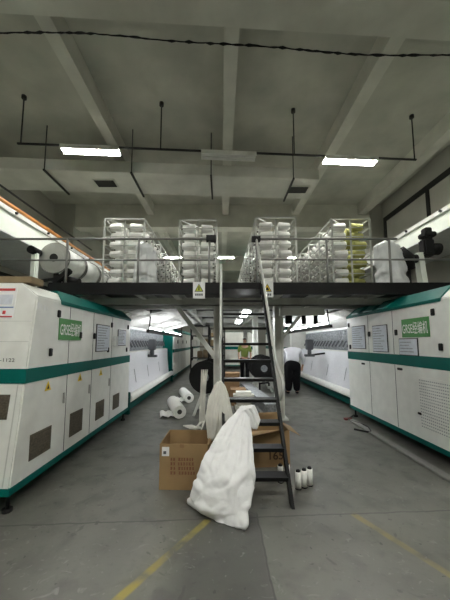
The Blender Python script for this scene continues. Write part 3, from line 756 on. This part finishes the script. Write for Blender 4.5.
# gathered tail that hangs from the neck
rings = []
path = [(0, .245, .815, .03), (.25, .285, .825, .05), (.5, .325, .77, .042), (.75, .345, .69, .05), (1, .355, .615, .022)]
for i in range(25):
    t = i/24; cx, cz, w_ = lerp_table(path, t)
    rings.append(((cx, 3.03-.02*t, cz), (w_, 0, .02*(1-t)), (0, .028, .01*(1-t)), lambda th, t=t: 1+.28*math.sin(5*th+2*t)+.15*math.sin(9*th)))
tf = loft(rings, 48).build('neck_tail', M['plasticbag'], bag)

# cloth sack hanging on the left handrail
hs = thing('cloth_sack', 'off-white cloth sack hanging beside the ladder above the open carton', 'sack', (.0, 3.3, .38))
def hang(nm, tabx, seed):
    rings = []
    for i in range(31):
        t = i/30; cx, cz, hw = lerp_table(tabx, t)
        rings.append(((cx, 3.24, cz), (hw, 0, 0), (0, min(.07, hw*.75), 0), lambda th, t=t: 1 + .10*math.sin(7*th+seed)*(.4+.6*t) + .05*math.sin(11*th+3*t)))
    o = loft(rings, 64).build(nm, M['canvas'], hs); lumpy(o, .006, 8, seed); return o
hang('lobe', [(0, -.10, .42, .02), (.06, -.10, .45, .05), (.4, -.085, .68, .09), (.7, -.062, .87, .075), (.9, -.04, 1.0, .048), (1, -.035, 1.06, .012)], 2)
hang('lobe', [(0, .04, .38, .05), (.06, .04, .41, .08), (.4, .05, .64, .095), (.7, .03, .86, .072), (.9, .008, 1.0, .045), (1, -.005, 1.07, .012)], 5)
MB().tube([(-.035, 3.24, 1.05), (-.01, 3.32, .99), (.0, 3.40, .98), (.0, 3.3, 1.06)], .008, 6).build('tie', M['canvas'], hs)

# film bags on the platform
def film(label, x0, x1, y, z1, seed):
    t = thing('film_bag', label, 'bag', ((x0+x1)/2, y, DZ), 'film covered bundles on the platform')
    rings = []; cx = (x0+x1)/2; hw = (x1-x0)/2; h = z1-DZ
    for i in range(25):
        s = i/24; w = hw*(1 - .28*s) * (1 if s < .93 else 1-(s-.93)*7)
        rings.append(((cx-.10*hw*s, y+.05*s, DZ+.005+h*s), (w, 0, 0), (0, .17*(1-.3*s), 0), lambda th, s=s: 1+.06*math.sin(6*th+seed+3*s)+.03*math.sin(13*th)))
    o = loft(rings, 48).build('film', M['filmbag'], t); lumpy(o, .05, 5, seed, crease=.015)
    for v in o.data.vertices: v.co.z = max(v.co.z, .003)
    return t
film('white film covered bundle standing beside the rightmost creel', 2.98, 3.62, 5.3, 3.46, 1)
film('white film covered bundle hanging beside the leftmost creel', -1.72, -1.22, 5.35, 3.46, 8)

# ------------------------------------------------------------------ cartons
def carton(label, x0, x1, y0, y1, h, rot, loc, group):
    t = thing('carton', label, 'carton', loc, group); c = Vector(((x0+x1)/2, (y0+y1)/2, 0)); th = .008
    Rm = Matrix.Rotation(rot, 3, 'Z')
    def w(p): return c + Rm @ (Vector(p)-c)
    def bx(a, b):
        p = [(a[0],a[1],a[2]),(b[0],a[1],a[2]),(b[0],b[1],a[2]),(a[0],b[1],a[2]),(a[0],a[1],b[2]),(b[0],a[1],b[2]),(b[0],b[1],b[2]),(a[0],b[1],b[2])]
        return [w(q) for q in p]
    m = MB(); m.hexa(bx((x0,y0,.002), (x1,y0+th,h))); m.hexa(bx((x0,y1-th,.002), (x1,y1,h))); m.hexa(bx((x0,y0+th,.002), (x0+th,y1-th,h))); m.hexa(bx((x1-th,y0+th,.002), (x1,y1-th,h))); m.hexa(bx((x0+th,y0+th,.002), (x1-th,y1-th,.012)))
    m.build('box', M['card'], t)
    return t, w, Rm, bx
c1, w, Rm, bx = carton('open brown carton with white label, left of the big white bag', -.63, -.125, 3.02, 3.50, .455, -.03, (-.38, 3.26, 0), 'open cartons')
MB().hexa(bx((-.605, 3.016, .335), (-.53, 3.0195, .425))).build('label', M['paper'], c1)
MB().hexa(bx((-.59, 3.013, .355), (-.56, 3.0155, .385))).build('label_mark', M['device'], c1)
for r, n in ((.29, 8), (.245, 8), (.20, 8), (.155, 8)):
    x = -.515; m = MB()
    for k in range(n):
        ww = R.uniform(.016, .026)
        for q in range(3): 
            z = r + q*.011; m.hexa(bx((x, 3.0175, z), (x+ww*(.7+.3*R.random()), 3.0195, z+.005)))
        m.hexa(bx((x+ww*.4, 3.0175, r), (x+ww*.4+.005, 3.0195, r+.028)))
        x += ww + (.03 if k == 1 else .008)
    m.build('print', M['print'], c1)
MB().hexa(bx((-.42, 3.015, .42), (-.375, 3.0195, .457))).build('torn_tab', M['card_in'], c1)
MB().hexa([w(q) for q in ((-.125,3.03,.45),(-.119,3.03,.45),(-.119,3.49,.45),(-.125,3.49,.45),(-.045,3.05,.30),(-.039,3.05,.30),(-.039,3.47,.30),(-.045,3.47,.30))]).build('flap', M['card'], c1)
c2_, w, Rm, bx = carton('open brown carton with marker numbers, behind the ladder on the right', .30, .83, 3.55, 3.98, .43, .06, (.57, 3.76, 0), 'open cartons')
MB().hexa([w(q) for q in ((.83,3.56,.43),(.836,3.56,.424),(.836,3.97,.424),(.83,3.97,.43),(.97,3.56,.36),(.974,3.56,.355),(.974,3.97,.355),(.97,3.97,.36))]).build('flap', M['card'], c2_)
MB().hexa([w(q) for q in ((.31,3.55,.43),(.80,3.55,.43),(.80,3.556,.424),(.31,3.556,.424),(.30,3.40,.40),(.70,3.44,.475),(.70,3.446,.47),(.30,3.406,.395))]).build('flap', M['card'], c2_)
MB().hexa([w(q) for q in ((.31,3.97,.43),(.82,3.97,.43),(.82,3.976,.424),(.31,3.976,.424),(.31,4.12,.50),(.82,4.10,.52),(.82,4.106,.515),(.31,4.126,.495))]).build('flap', M['card'], c2_)
text_mesh('lettering', '165', M['ink'], c2_, w((.575, 3.546, .09)), Rm @ Vector((1,0,0)), (0,0,1), .17, .095, bold=.01)

# ------------------------------------------------------------------ floor clutter
def spool(x, y):
    t = thing('bobbin', 'small white bobbin with black cap on the floor beside the ladder foot', 'bobbin', (x, y, 0), 'white bobbins by the ladder foot')
    MB().tube([(x, y, .012), (x, y, .172)], .030, 16).build('yarn', M['yarn'], t)
    MB().tube([(x, y, 0), (x, y, .012)], .032, 14).build('base', M['rubber'], t)
    MB().tube([(x, y, .172), (x, y, .19)], [.026, .016], 14).build('cap', M['rubber'], t)
    return t
s0 = spool(.80, 3.05)
s0['label'] = 'white bobbin with black cap on the floor, left of three right of the ladder foot'
for x, y, lb in ((.87, 3.08, 'middle of three right of the ladder foot'), (.94, 3.12, 'right of three right of the ladder foot'), (.725, 3.22, 'behind the ladder side rail'), (.645, 3.19, 'half hidden left of the ladder side rail')):
    copy_tree(s0, (x, y, 0), 'white bobbin with black cap on the floor, ' + lb)

def roll(p0, p1, r, label, tail):
    p0, p1 = Vector(p0), Vector(p1); t = thing('fabric_roll', label, 'fabric roll', ((p0.x+p1.x)/2, (p0.y+p1.y)/2, 0), 'fabric rolls on the floor')
    d = (p1-p0).normalized(); a = Vector((-d.y, d.x, 0)); n = 28
    m = MB(); rings = []
    for q, rr in ((p0+d*.03, .045), (p0, .05), (p0, r*.93), (p0+d*.02, r), (p1-d*.02, r), (p1, r*.93), (p1, .05)):
        rings.append([m.b.verts.new(q + (a*math.cos(2*PI*k/n)+Vector((0,0,1))*math.sin(2*PI*k/n))*rr) for k in range(n)])
    for i in range(6):
        for k in range(n): m.b.faces.new((rings[i][k], rings[i][(k+1)%n], rings[i+1][(k+1)%n], rings[i+1][k])).smooth = i in (3,)
    m.b.faces.new(rings[-1]); m.build('cloth', M['yarn'], t)
    MB().tube([p0+d*.01, p0+d*.08], .047, 16).build('core', M['core'], t)
    if tail:
        m = MB(); prev = None
        for i in range(13):
            s = i/12; z = .012 + .05*abs(math.sin(s*6))*(.4+.6*s)
            e0 = p0 + d*.12 + a*(r*.5 + tail*s); e1 = p0 + d*.62 + a*(r*.5 + tail*s*.9)
            v = [m.b.verts.new((e0.x, e0.y+.03*math.sin(i*2), z)), m.b.verts.new(((e0.x+e1.x)/2, (e0.y+e1.y)/2, z+.03)), m.b.verts.new((e1.x, e1.y, z))]
            if prev:
                for k in range(2): m.b.faces.new((prev[k], prev[k+1], v[k+1], v[k])).smooth = True
            prev = v
        m.build('loose_end', M['yarn'], t)
roll((-.82, 5.72, .132), (-1.14, 6.75, .132), .132, 'white fabric roll with loose end on the aisle floor, nearer one', .30)
roll((-.80, 7.2, .122), (-1.08, 8.15, .122), .122, 'white fabric roll on the aisle floor, farther one beside the black beam disc', .22)

# hanging rag strips
t = thing('rag', 'bundle of white fabric strips hanging in front of the black beam disc', 'rag', (-.32, 5.2, 0))
for k in range(4):
    x = -.35+k*.024
    MB().tube([(x+.01*k, 5.15, 1.02), (x, 5.13, .8), (x-.015+.01*math.sin(k*2), 5.12, .45), (x-.02, 5.12, .12), (x-.06-.05*(k % 3), 5.12-.05*k, .02)], [.012, .018, .016, .02, .012], 6).build('strip', M['canvas'], t)
m = MB()
for k in range(4): m.tube([(-.36-.02*k, 5.08, .022), (-.44-.03*k, 5.02+.04*k, .03), (-.56-.04*k, 5.05+.05*k, .018)], [.02, .025, .01], 6)
m.build('strip_end', M['canvas'], t)

# warp beams on floor stands behind the ladder
def warp_beam(cx, cy, cz, r, ln, dirx, label, group, dark=True, stand=True):
    t = thing('warp_beam', label, 'warp beam', (cx, cy, 0), group)
    d = Vector((math.sin(dirx), math.cos(dirx), 0)); p = Vector((cx, cy, cz))
    for nm, s in (('flange', 0), ('flange', 1)):
        q = p + d*ln*s
        f = MB().tube([q, q+d*.03], r, 36).build(nm, M['rubber'] if dark else M['mirror_disc'], t)
        MB().tube([q-d*.03, q-d*.001], r*.26, 20).build('hub', M['needle'] if dark else M['dark_steel'], f)
        MB().tube([q-d*.012, q-d*.001], r*.97, 36).tube([q-d*.02, q-d*.005], r*.62, 36).build('ring', M['rubber'] if dark else M['steel'], f)
    MB().tube([p+d*.03, p+d*ln], r*(.72 if dark else .92), 28).build('winding', M['foil'] if not dark else M['core'], t)
    if stand:
        for s in (.1, .9):
            q = p + d*ln*s; a = Vector((-d.y, d.x, 0))
            MB().bar(q - a*.25 - Vector((0,0,cz)), q - Vector((0,0,r*.5)), .05, .05).bar(q + a*.25 - Vector((0,0,cz)), q - Vector((0,0,r*.5)), .05, .05).build('stand', M['post'], t)
    return t
warp_beam(-.33, 5.85, .80, .335, .8, .12, 'black warp beam disc on a stand, left of the left column', 'black warp beams under the platform')
warp_beam(1.32, 8.7, .72, .40, .8, .0, 'dark warp beam disc seen through the ladder treads', 'black warp beams under the platform')

# clutter seen through the treads
def simple(mb, name, m, label, cat, group=None, bevel=0):
    o = mb.build(name, m, bevel=bevel); return tag(o, label, cat, group)
simple(MB().box(.25, 6.9, .0, .60, 7.3, .36).box(.24, 6.89, .36, .61, 7.31, .38), 'cardboard_box', M['card_in'], 'small closed brown box on the floor under the platform', 'box')
simple(MB().box(.10, 8.0, .0, .52, 8.45, .62).box(.09, 7.99, .62, .53, 8.46, .65), 'cardboard_box', M['card_in'], 'tall brown box behind the small one under the platform', 'box')
simple(MB().bar((.98, 5.5, .05), (.72, 8.3, .05), .28, .09).bar((.98, 5.5, .19), (.72, 8.3, .19), .16, .19).bar((.98, 5.5, .31), (.72, 8.3, .31), .28, .05), 'steel_girder', M['needle'], 'pale grey steel girder lying on the floor behind the ladder', 'girder')
simple(MB().box(.30, 6.15, 0.0, .70, 6.45, .2).box(.27, 6.13, .2, .72, 6.47, .44), 'cloth_heap', M['canvas'], 'pale bundle of cloth behind the ladder', 'cloth', bevel=.06)

for x, y, lb in ((-.95, 13.0, 'dark steel rack with white packages far beyond the left column'), (-.2, 15.5, 'dark steel rack with white packages farthest beyond the ladder')):
    t = thing('storage_rack', lb, 'rack', (x, y, 0), 'storage racks beyond the platform')
    for dx in (-.4, .4):
        for dy in (-.3, .3): MB().box(x+dx-.03, y+dy-.03, 0, x+dx+.03, y+dy+.03, 2.3).build('post', M['dark_steel'], t)
    for z in (.3, .8, 1.3, 1.8, 2.26): MB().box(x-.43, y-.33, z, x+.43, y+.33, z+.04).build('shelf', M['dark_steel'], t)
    for z in (.34, .84, 1.34, 1.84):
        for k in range(3):
            if R.random() < .75: tag(MB().box(x-.38+k*.26, y-.28, z+.003, x-.38+k*.26+.22, y+.2, z+R.uniform(.2, .38)).build('package', M['canvas'] if R.random() < .6 else M['board'], bevel=.02), 'small package lying on the ' + lb.replace('dark steel rack with white packages', 'dark rack'), 'package', 'packages on the ' + lb.replace('dark steel rack with white packages', 'rack'))
# workers
def worker_bent():
    bx_, by = 2.12, 8.45
    t = thing('person', 'worker in white shirt and black trousers bending over beside the right machine', 'person', (bx_, by, 0))
    P = [(bx_, by+.02, .93, .11, .09), (bx_+.03, by+.10, 1.08, .12, .10), (bx_+.08, by+.25, 1.26, .17, .14), (bx_+.12, by+.42, 1.29, .065, .065), (bx_+.16, by+.53, 1.24, .085, .095), (bx_+.18, by+.62, 1.18, .07, .08)]
    E = [(0,1),(1,2),(2,3),(3,4),(4,5)]
    def add(chain, root):
        i = root
        for q in chain: P.append(q); E.append((i, len(P)-1)); i = len(P)-1
        return i
    for s in (-1, 1):
        add([(bx_+s*.10, by, .86, .095, .095), (bx_+s*.12, by-.03, .48, .062, .066), (bx_+s*.12+.02*s, by+.01, .10, .042, .045), (bx_+s*.13, by-.02, .045, .040, .035), (bx_+s*.14, by+.15, .035, .042, .03)], 0)
    for s in (-1, 1):
        e = add([(bx_+.09+s*.20, by+.27, 1.26, .06, .06), (bx_+.12+s*.30, by+.28, 1.0, .045, .045), (bx_+.16+s*.28, by+.44, .80, .034, .034), (bx_+.16+s*.275, by+.48, .73, .036, .022)], 2)
        h = P[e]
        for k, ln in enumerate((.075, .085, .08, .065)):
            add([(h[0]+(k-1.5)*.018, h[1]+.02, h[2]-.035, .010, .010), (h[0]+(k-1.5)*.020, h[1]+.035, h[2]-.035-ln*.5, .009, .009), (h[0]+(k-1.5)*.020, h[1]+.025, h[2]-.035-ln, .008, .008)], e)
        add([(h[0]-s*.035, h[1]+.02, h[2]-.01, .011, .011), (h[0]-s*.05, h[1]+.03, h[2]-.045, .009, .009)], e)
    skin_obj('body', P, E, M['skin'], t)
    S = [(bx_, by, .86, .225, .205), (bx_+.03, by+.08, 1.06, .215, .19), (bx_+.07, by+.22, 1.26, .235, .20), (bx_+.11, by+.38, 1.29, .10, .10)]
    Es = [(0,1),(1,2),(2,3)]
    for s in (-1, 1):
        S += [(bx_+.09+s*.21, by+.26, 1.25, .10, .10), (bx_+.12+s*.305, by+.28, 1.0, .075, .075), (bx_+.155+s*.285, by+.41, .84, .058, .058)]
        k = len(S); Es += [(2, k-3), (k-3, k-2), (k-2, k-1)]
    skin_obj('shirt', S, Es, M['shirt'], t)
    Q = [(bx_, by-.01, .90, .235, .215)]; Eq = []
    Q.append((bx_+.01, by+.02, 1.0, .225, .205)); Eq.append((0, 1))
    for s in (-1, 1):
        Q += [(bx_+s*.105, by-.01, .74, .165, .16), (bx_+s*.11, by-.03, .44, .135, .125), (bx_+s*.125, by+.01, .07, .105, .10)]
        k = len(Q); Eq += [(0, k-3), (k-3, k-2), (k-2, k-1)]
    skin_obj('trousers', Q, Eq, M['trouser'], t)
    skin_obj('hair', [(bx_+.155, by+.50, 1.29, .085, .095), (bx_+.175, by+.59, 1.25, .085, .09)], [(0,1)], M['hair'], t)
    for s in (-1, 1): skin_obj('shoe', [(bx_+s*.13, by-.05, .05, .048, .045), (bx_+s*.135, by+.06, .045, .05, .042), (bx_+s*.145, by+.17, .035, .045, .032)], [(0,1),(1,2)], M['rubber'], t, 1)
worker_bent()
def worker_far():
    bx_, by = .95, 11.3
    t = thing('person', 'distant person in yellow green top standing beyond the ladder', 'person', (bx_, by, 0))
    P = [(bx_, by, .92, .11, .085), (bx_, by, 1.10, .11, .085), (bx_, by, 1.32, .16, .11), (bx_, by, 1.45, .055, .055), (bx_, by-.02, 1.55, .072, .085), (bx_, by-.01, 1.66, .07, .085)]
    E = [(0,1),(1,2),(2,3),(3,4),(4,5)]
    def add(chain, root):
        i = root
        for q in chain: P.append(q); E.append((i, len(P)-1)); i = len(P)-1
        return i
    for s in (-1, 1):
        add([(bx_+s*.10, by, .85, .09, .09), (bx_+s*.10, by-.02, .48, .06, .06), (bx_+s*.10, by, .10, .042, .042), (bx_+s*.105, by-.12, .035, .042, .03)], 0)
        e = add([(bx_+s*.19, by, 1.34, .055, .055), (bx_+s*.24, by+.02, 1.08, .042, .042), (bx_+s*.23, by-.08, .86, .032, .032), (bx_+s*.225, by-.11, .80, .022, .034)], 2)
        h = P[e]
        for k in range(4): add([(h[0], h[1]+(k-1.5)*.018-.01, h[2]-.04, .009, .009), (h[0]-s*.012, h[1]+(k-1.5)*.018-.02, h[2]-.10, .008, .008)], e)
        add([(h[0]-s*.02, h[1]-.04, h[2]-.03, .010, .010)], e)
    skin_obj('body', P, E, M['skin'], t)
    S = [(bx_, by, .90, .165, .14), (bx_, by, 1.10, .16, .13), (bx_, by, 1.32, .185, .135), (bx_, by, 1.43, .075, .075)]; Es = [(0,1),(1,2),(2,3)]
    for s in (-1, 1):
        S += [(bx_+s*.195, by, 1.34, .08, .08), (bx_+s*.24, by+.02, 1.12, .065, .065)]; k = len(S); Es += [(2, k-2), (k-2, k-1)]
    skin_obj('top', S, Es, M['hivis'], t)
    Q = [(bx_, by, .90, .155, .13)]; Eq = []
    for s in (-1, 1):
        Q += [(bx_+s*.10, by, .80, .115, .11), (bx_+s*.105, by-.02, .48, .085, .085), (bx_+s*.105, by, .10, .07, .07)]; k = len(Q); Eq += [(0, k-3), (k-3, k-2), (k-2, k-1)]
    skin_obj('trousers', Q, Eq, M['trouser'], t)
    skin_obj('hair', [(bx_, by+.02, 1.60, .085, .09), (bx_, by+.015, 1.70, .082, .09)], [(0,1)], M['hair'], t)
worker_far()

# ------------------------------------------------------------------ on the machines
o = MB().box(-3.2, 2.85, 2.12, -1.96, 3.05, 2.19).build('wooden_board', M['board'], bevel=.006); tag(o, 'brown wooden board lying on top of the left machine cabinet', 'board')
# warp beams above the left knitting bed
for k in range(3):
    y = 6.0 + k*.80
    t = warp_beam(-3.66, y, 3.36, .345, .74, 0, ('warp beam nearest the camera, with round polished disc, on the left machine', 'middle warp beam in the row on the left machine', 'farthest warp beam in the row on the left machine')[k], 'warp beams above the left machine', dark=False, stand=False)
    MB().bar((-3.66, y+.1, 2.05), (-3.66, y+.1, 3.05), .08, .08).build('stand', M['dark_steel'], t)
t = thing('beam_motor', 'black drive motor with white bracket beside the polished left beam disc', 'motor', (-4.0, 5.85, 2.1))
MB().box(-4.05, 5.80, 2.05, -3.93, 5.92, 3.46).build('bracket', M['duct_white'], t, bevel=.02)
MB().tube([(-4.0, 5.72, 3.46), (-4.0, 5.98, 3.46)], .085, 14).build('motor', M['rubber'], t)
t = thing('beam_motor', 'black motor with lever on the roof of the left machine cabinet', 'motor', (-3.0, 5.2, 2.14))
MB().box(-3.22, 5.1, 2.3, -2.72, 5.4, 2.62).build('base', M['rubber'], t, bevel=.02)
MB().bar((-3.15, 5.2, 2.62), (-2.85, 5.2, 2.88), .12, .10).build('body', M['rubber'], t, bevel=.02)
MB().bar((-3.45, 5.2, 2.66), (-3.0, 5.2, 2.72), .05, .05).build('lever', M['rubber'], t)
MB().tube([(-2.98, 5.25, 2.70), (-2.70, 5.25, 2.64)], .08, 12).build('motor', M['rubber'], t)
MB().box(-3.1, 5.15, 2.11, -2.9, 5.35, 2.32).build('mount', M['dark_steel'], t)
# right drive motors
t = thing('drive_motor', 'black drive motor tilted behind the guard rail, beside the film bundle', 'motor', (3.85, 5.6, 2.22))
MB().tube([(3.62, 5.6, 3.36), (3.78, 5.6, 3.2), (3.86, 5.6, 2.98)], [.15, .17, .10], 16).build('housing', M['rubber'], t, bevel=0)
MB().tube([(3.52, 5.6, 3.37), (3.74, 5.6, 3.40)], .05, 10).build('fan_cowl', M['rubber'], t)
MB().tube([(3.8, 5.6, 3.2), (4.0, 5.6, 3.22)], .09, 12).build('shaft', M['rubber'], t)
MB().bar((3.86, 5.65, 2.21), (3.86, 5.65, 3.1), .06, .06).build('mount', M['dark_steel'], t)
t = thing('drive_motor', 'taller black drive motor on a white bracket, at the right edge', 'motor', (4.25, 5.6, 2.22))
MB().box(4.12, 5.5, 3.26, 4.34, 5.7, 3.62).build('gearbox', M['rubber'], t, bevel=.03)
MB().box(4.14, 5.48, 3.66, 4.38, 5.72, 3.76).box(4.18, 5.52, 3.58, 4.32, 5.68, 3.86).build('motor', M['rubber'], t, bevel=.02)
MB().tube([(4.3, 5.6, 3.42), (4.48, 5.6, 3.42)], .12, 14).build('housing', M['rubber'], t)
MB().hexa([(4.10, 5.55, 2.21), (4.22, 5.55, 2.21), (4.22, 5.7, 2.21), (4.10, 5.7, 2.21), (4.02, 5.55, 3.34), (4.12, 5.55, 3.34), (4.12, 5.7, 3.34), (4.02, 5.7, 3.34)]).build('bracket', M['duct_white'], t)
# floor cable trunking by the right cabinet
o = MB().box(2.46, 1.2, .001, 2.57, 5.6, .03).build('cable_trunking', mat('grey_rubber_strip', (.20, .20, .185), .6), bevel=.006); tag(o, 'flat grey cable trunking on the floor along the right cabinet', 'cable trunking')
o = MB().tube(arc([(2.72, 5.9, .03), (2.45, 5.6, .02), (2.62, 5.2, .02), (2.50, 4.8, .02), (2.3, 5.0, .02)]), .015, 8).build('cable', M['rubber']); tag(o, 'black loose cable on the floor by the far end of the right cabinet', 'cable')
o = MB().box(2.42, 5.62, 0, 2.56, 5.70, .035).build('pallet_block', mat('rusty_red', (.16, .035, .03), .7)); tag(o, 'small red block on the floor by the right cabinet', 'block')

# ------------------------------------------------------------------ light and camera
w = bpy.data.worlds.new('World'); scn.world = w; w.use_nodes = True
w.node_tree.nodes['Background'].inputs['Color'].default_value = (.80, .84, .86, 1); w.node_tree.nodes['Background'].inputs['Strength'].default_value = .55

cam = bpy.data.cameras.new('camera'); co = bpy.data.objects.new('camera', cam); COL.objects.link(co)
co.location = (0, 0, 1.5); co.rotation_euler = (math.radians(90+5.5), 0, 0)
cam.sensor_fit = 'VERTICAL'; cam.sensor_height = 36; cam.lens = 36*F/600
cam.shift_x = 4/600; cam.shift_y = 16/600; cam.clip_end = 100
scn.camera = co
vs = scn.view_settings
vs.view_transform = 'Standard'; vs.look = 'None'; vs.exposure = 1.72; vs.gamma = 1.0; vs.use_curve_mapping = False
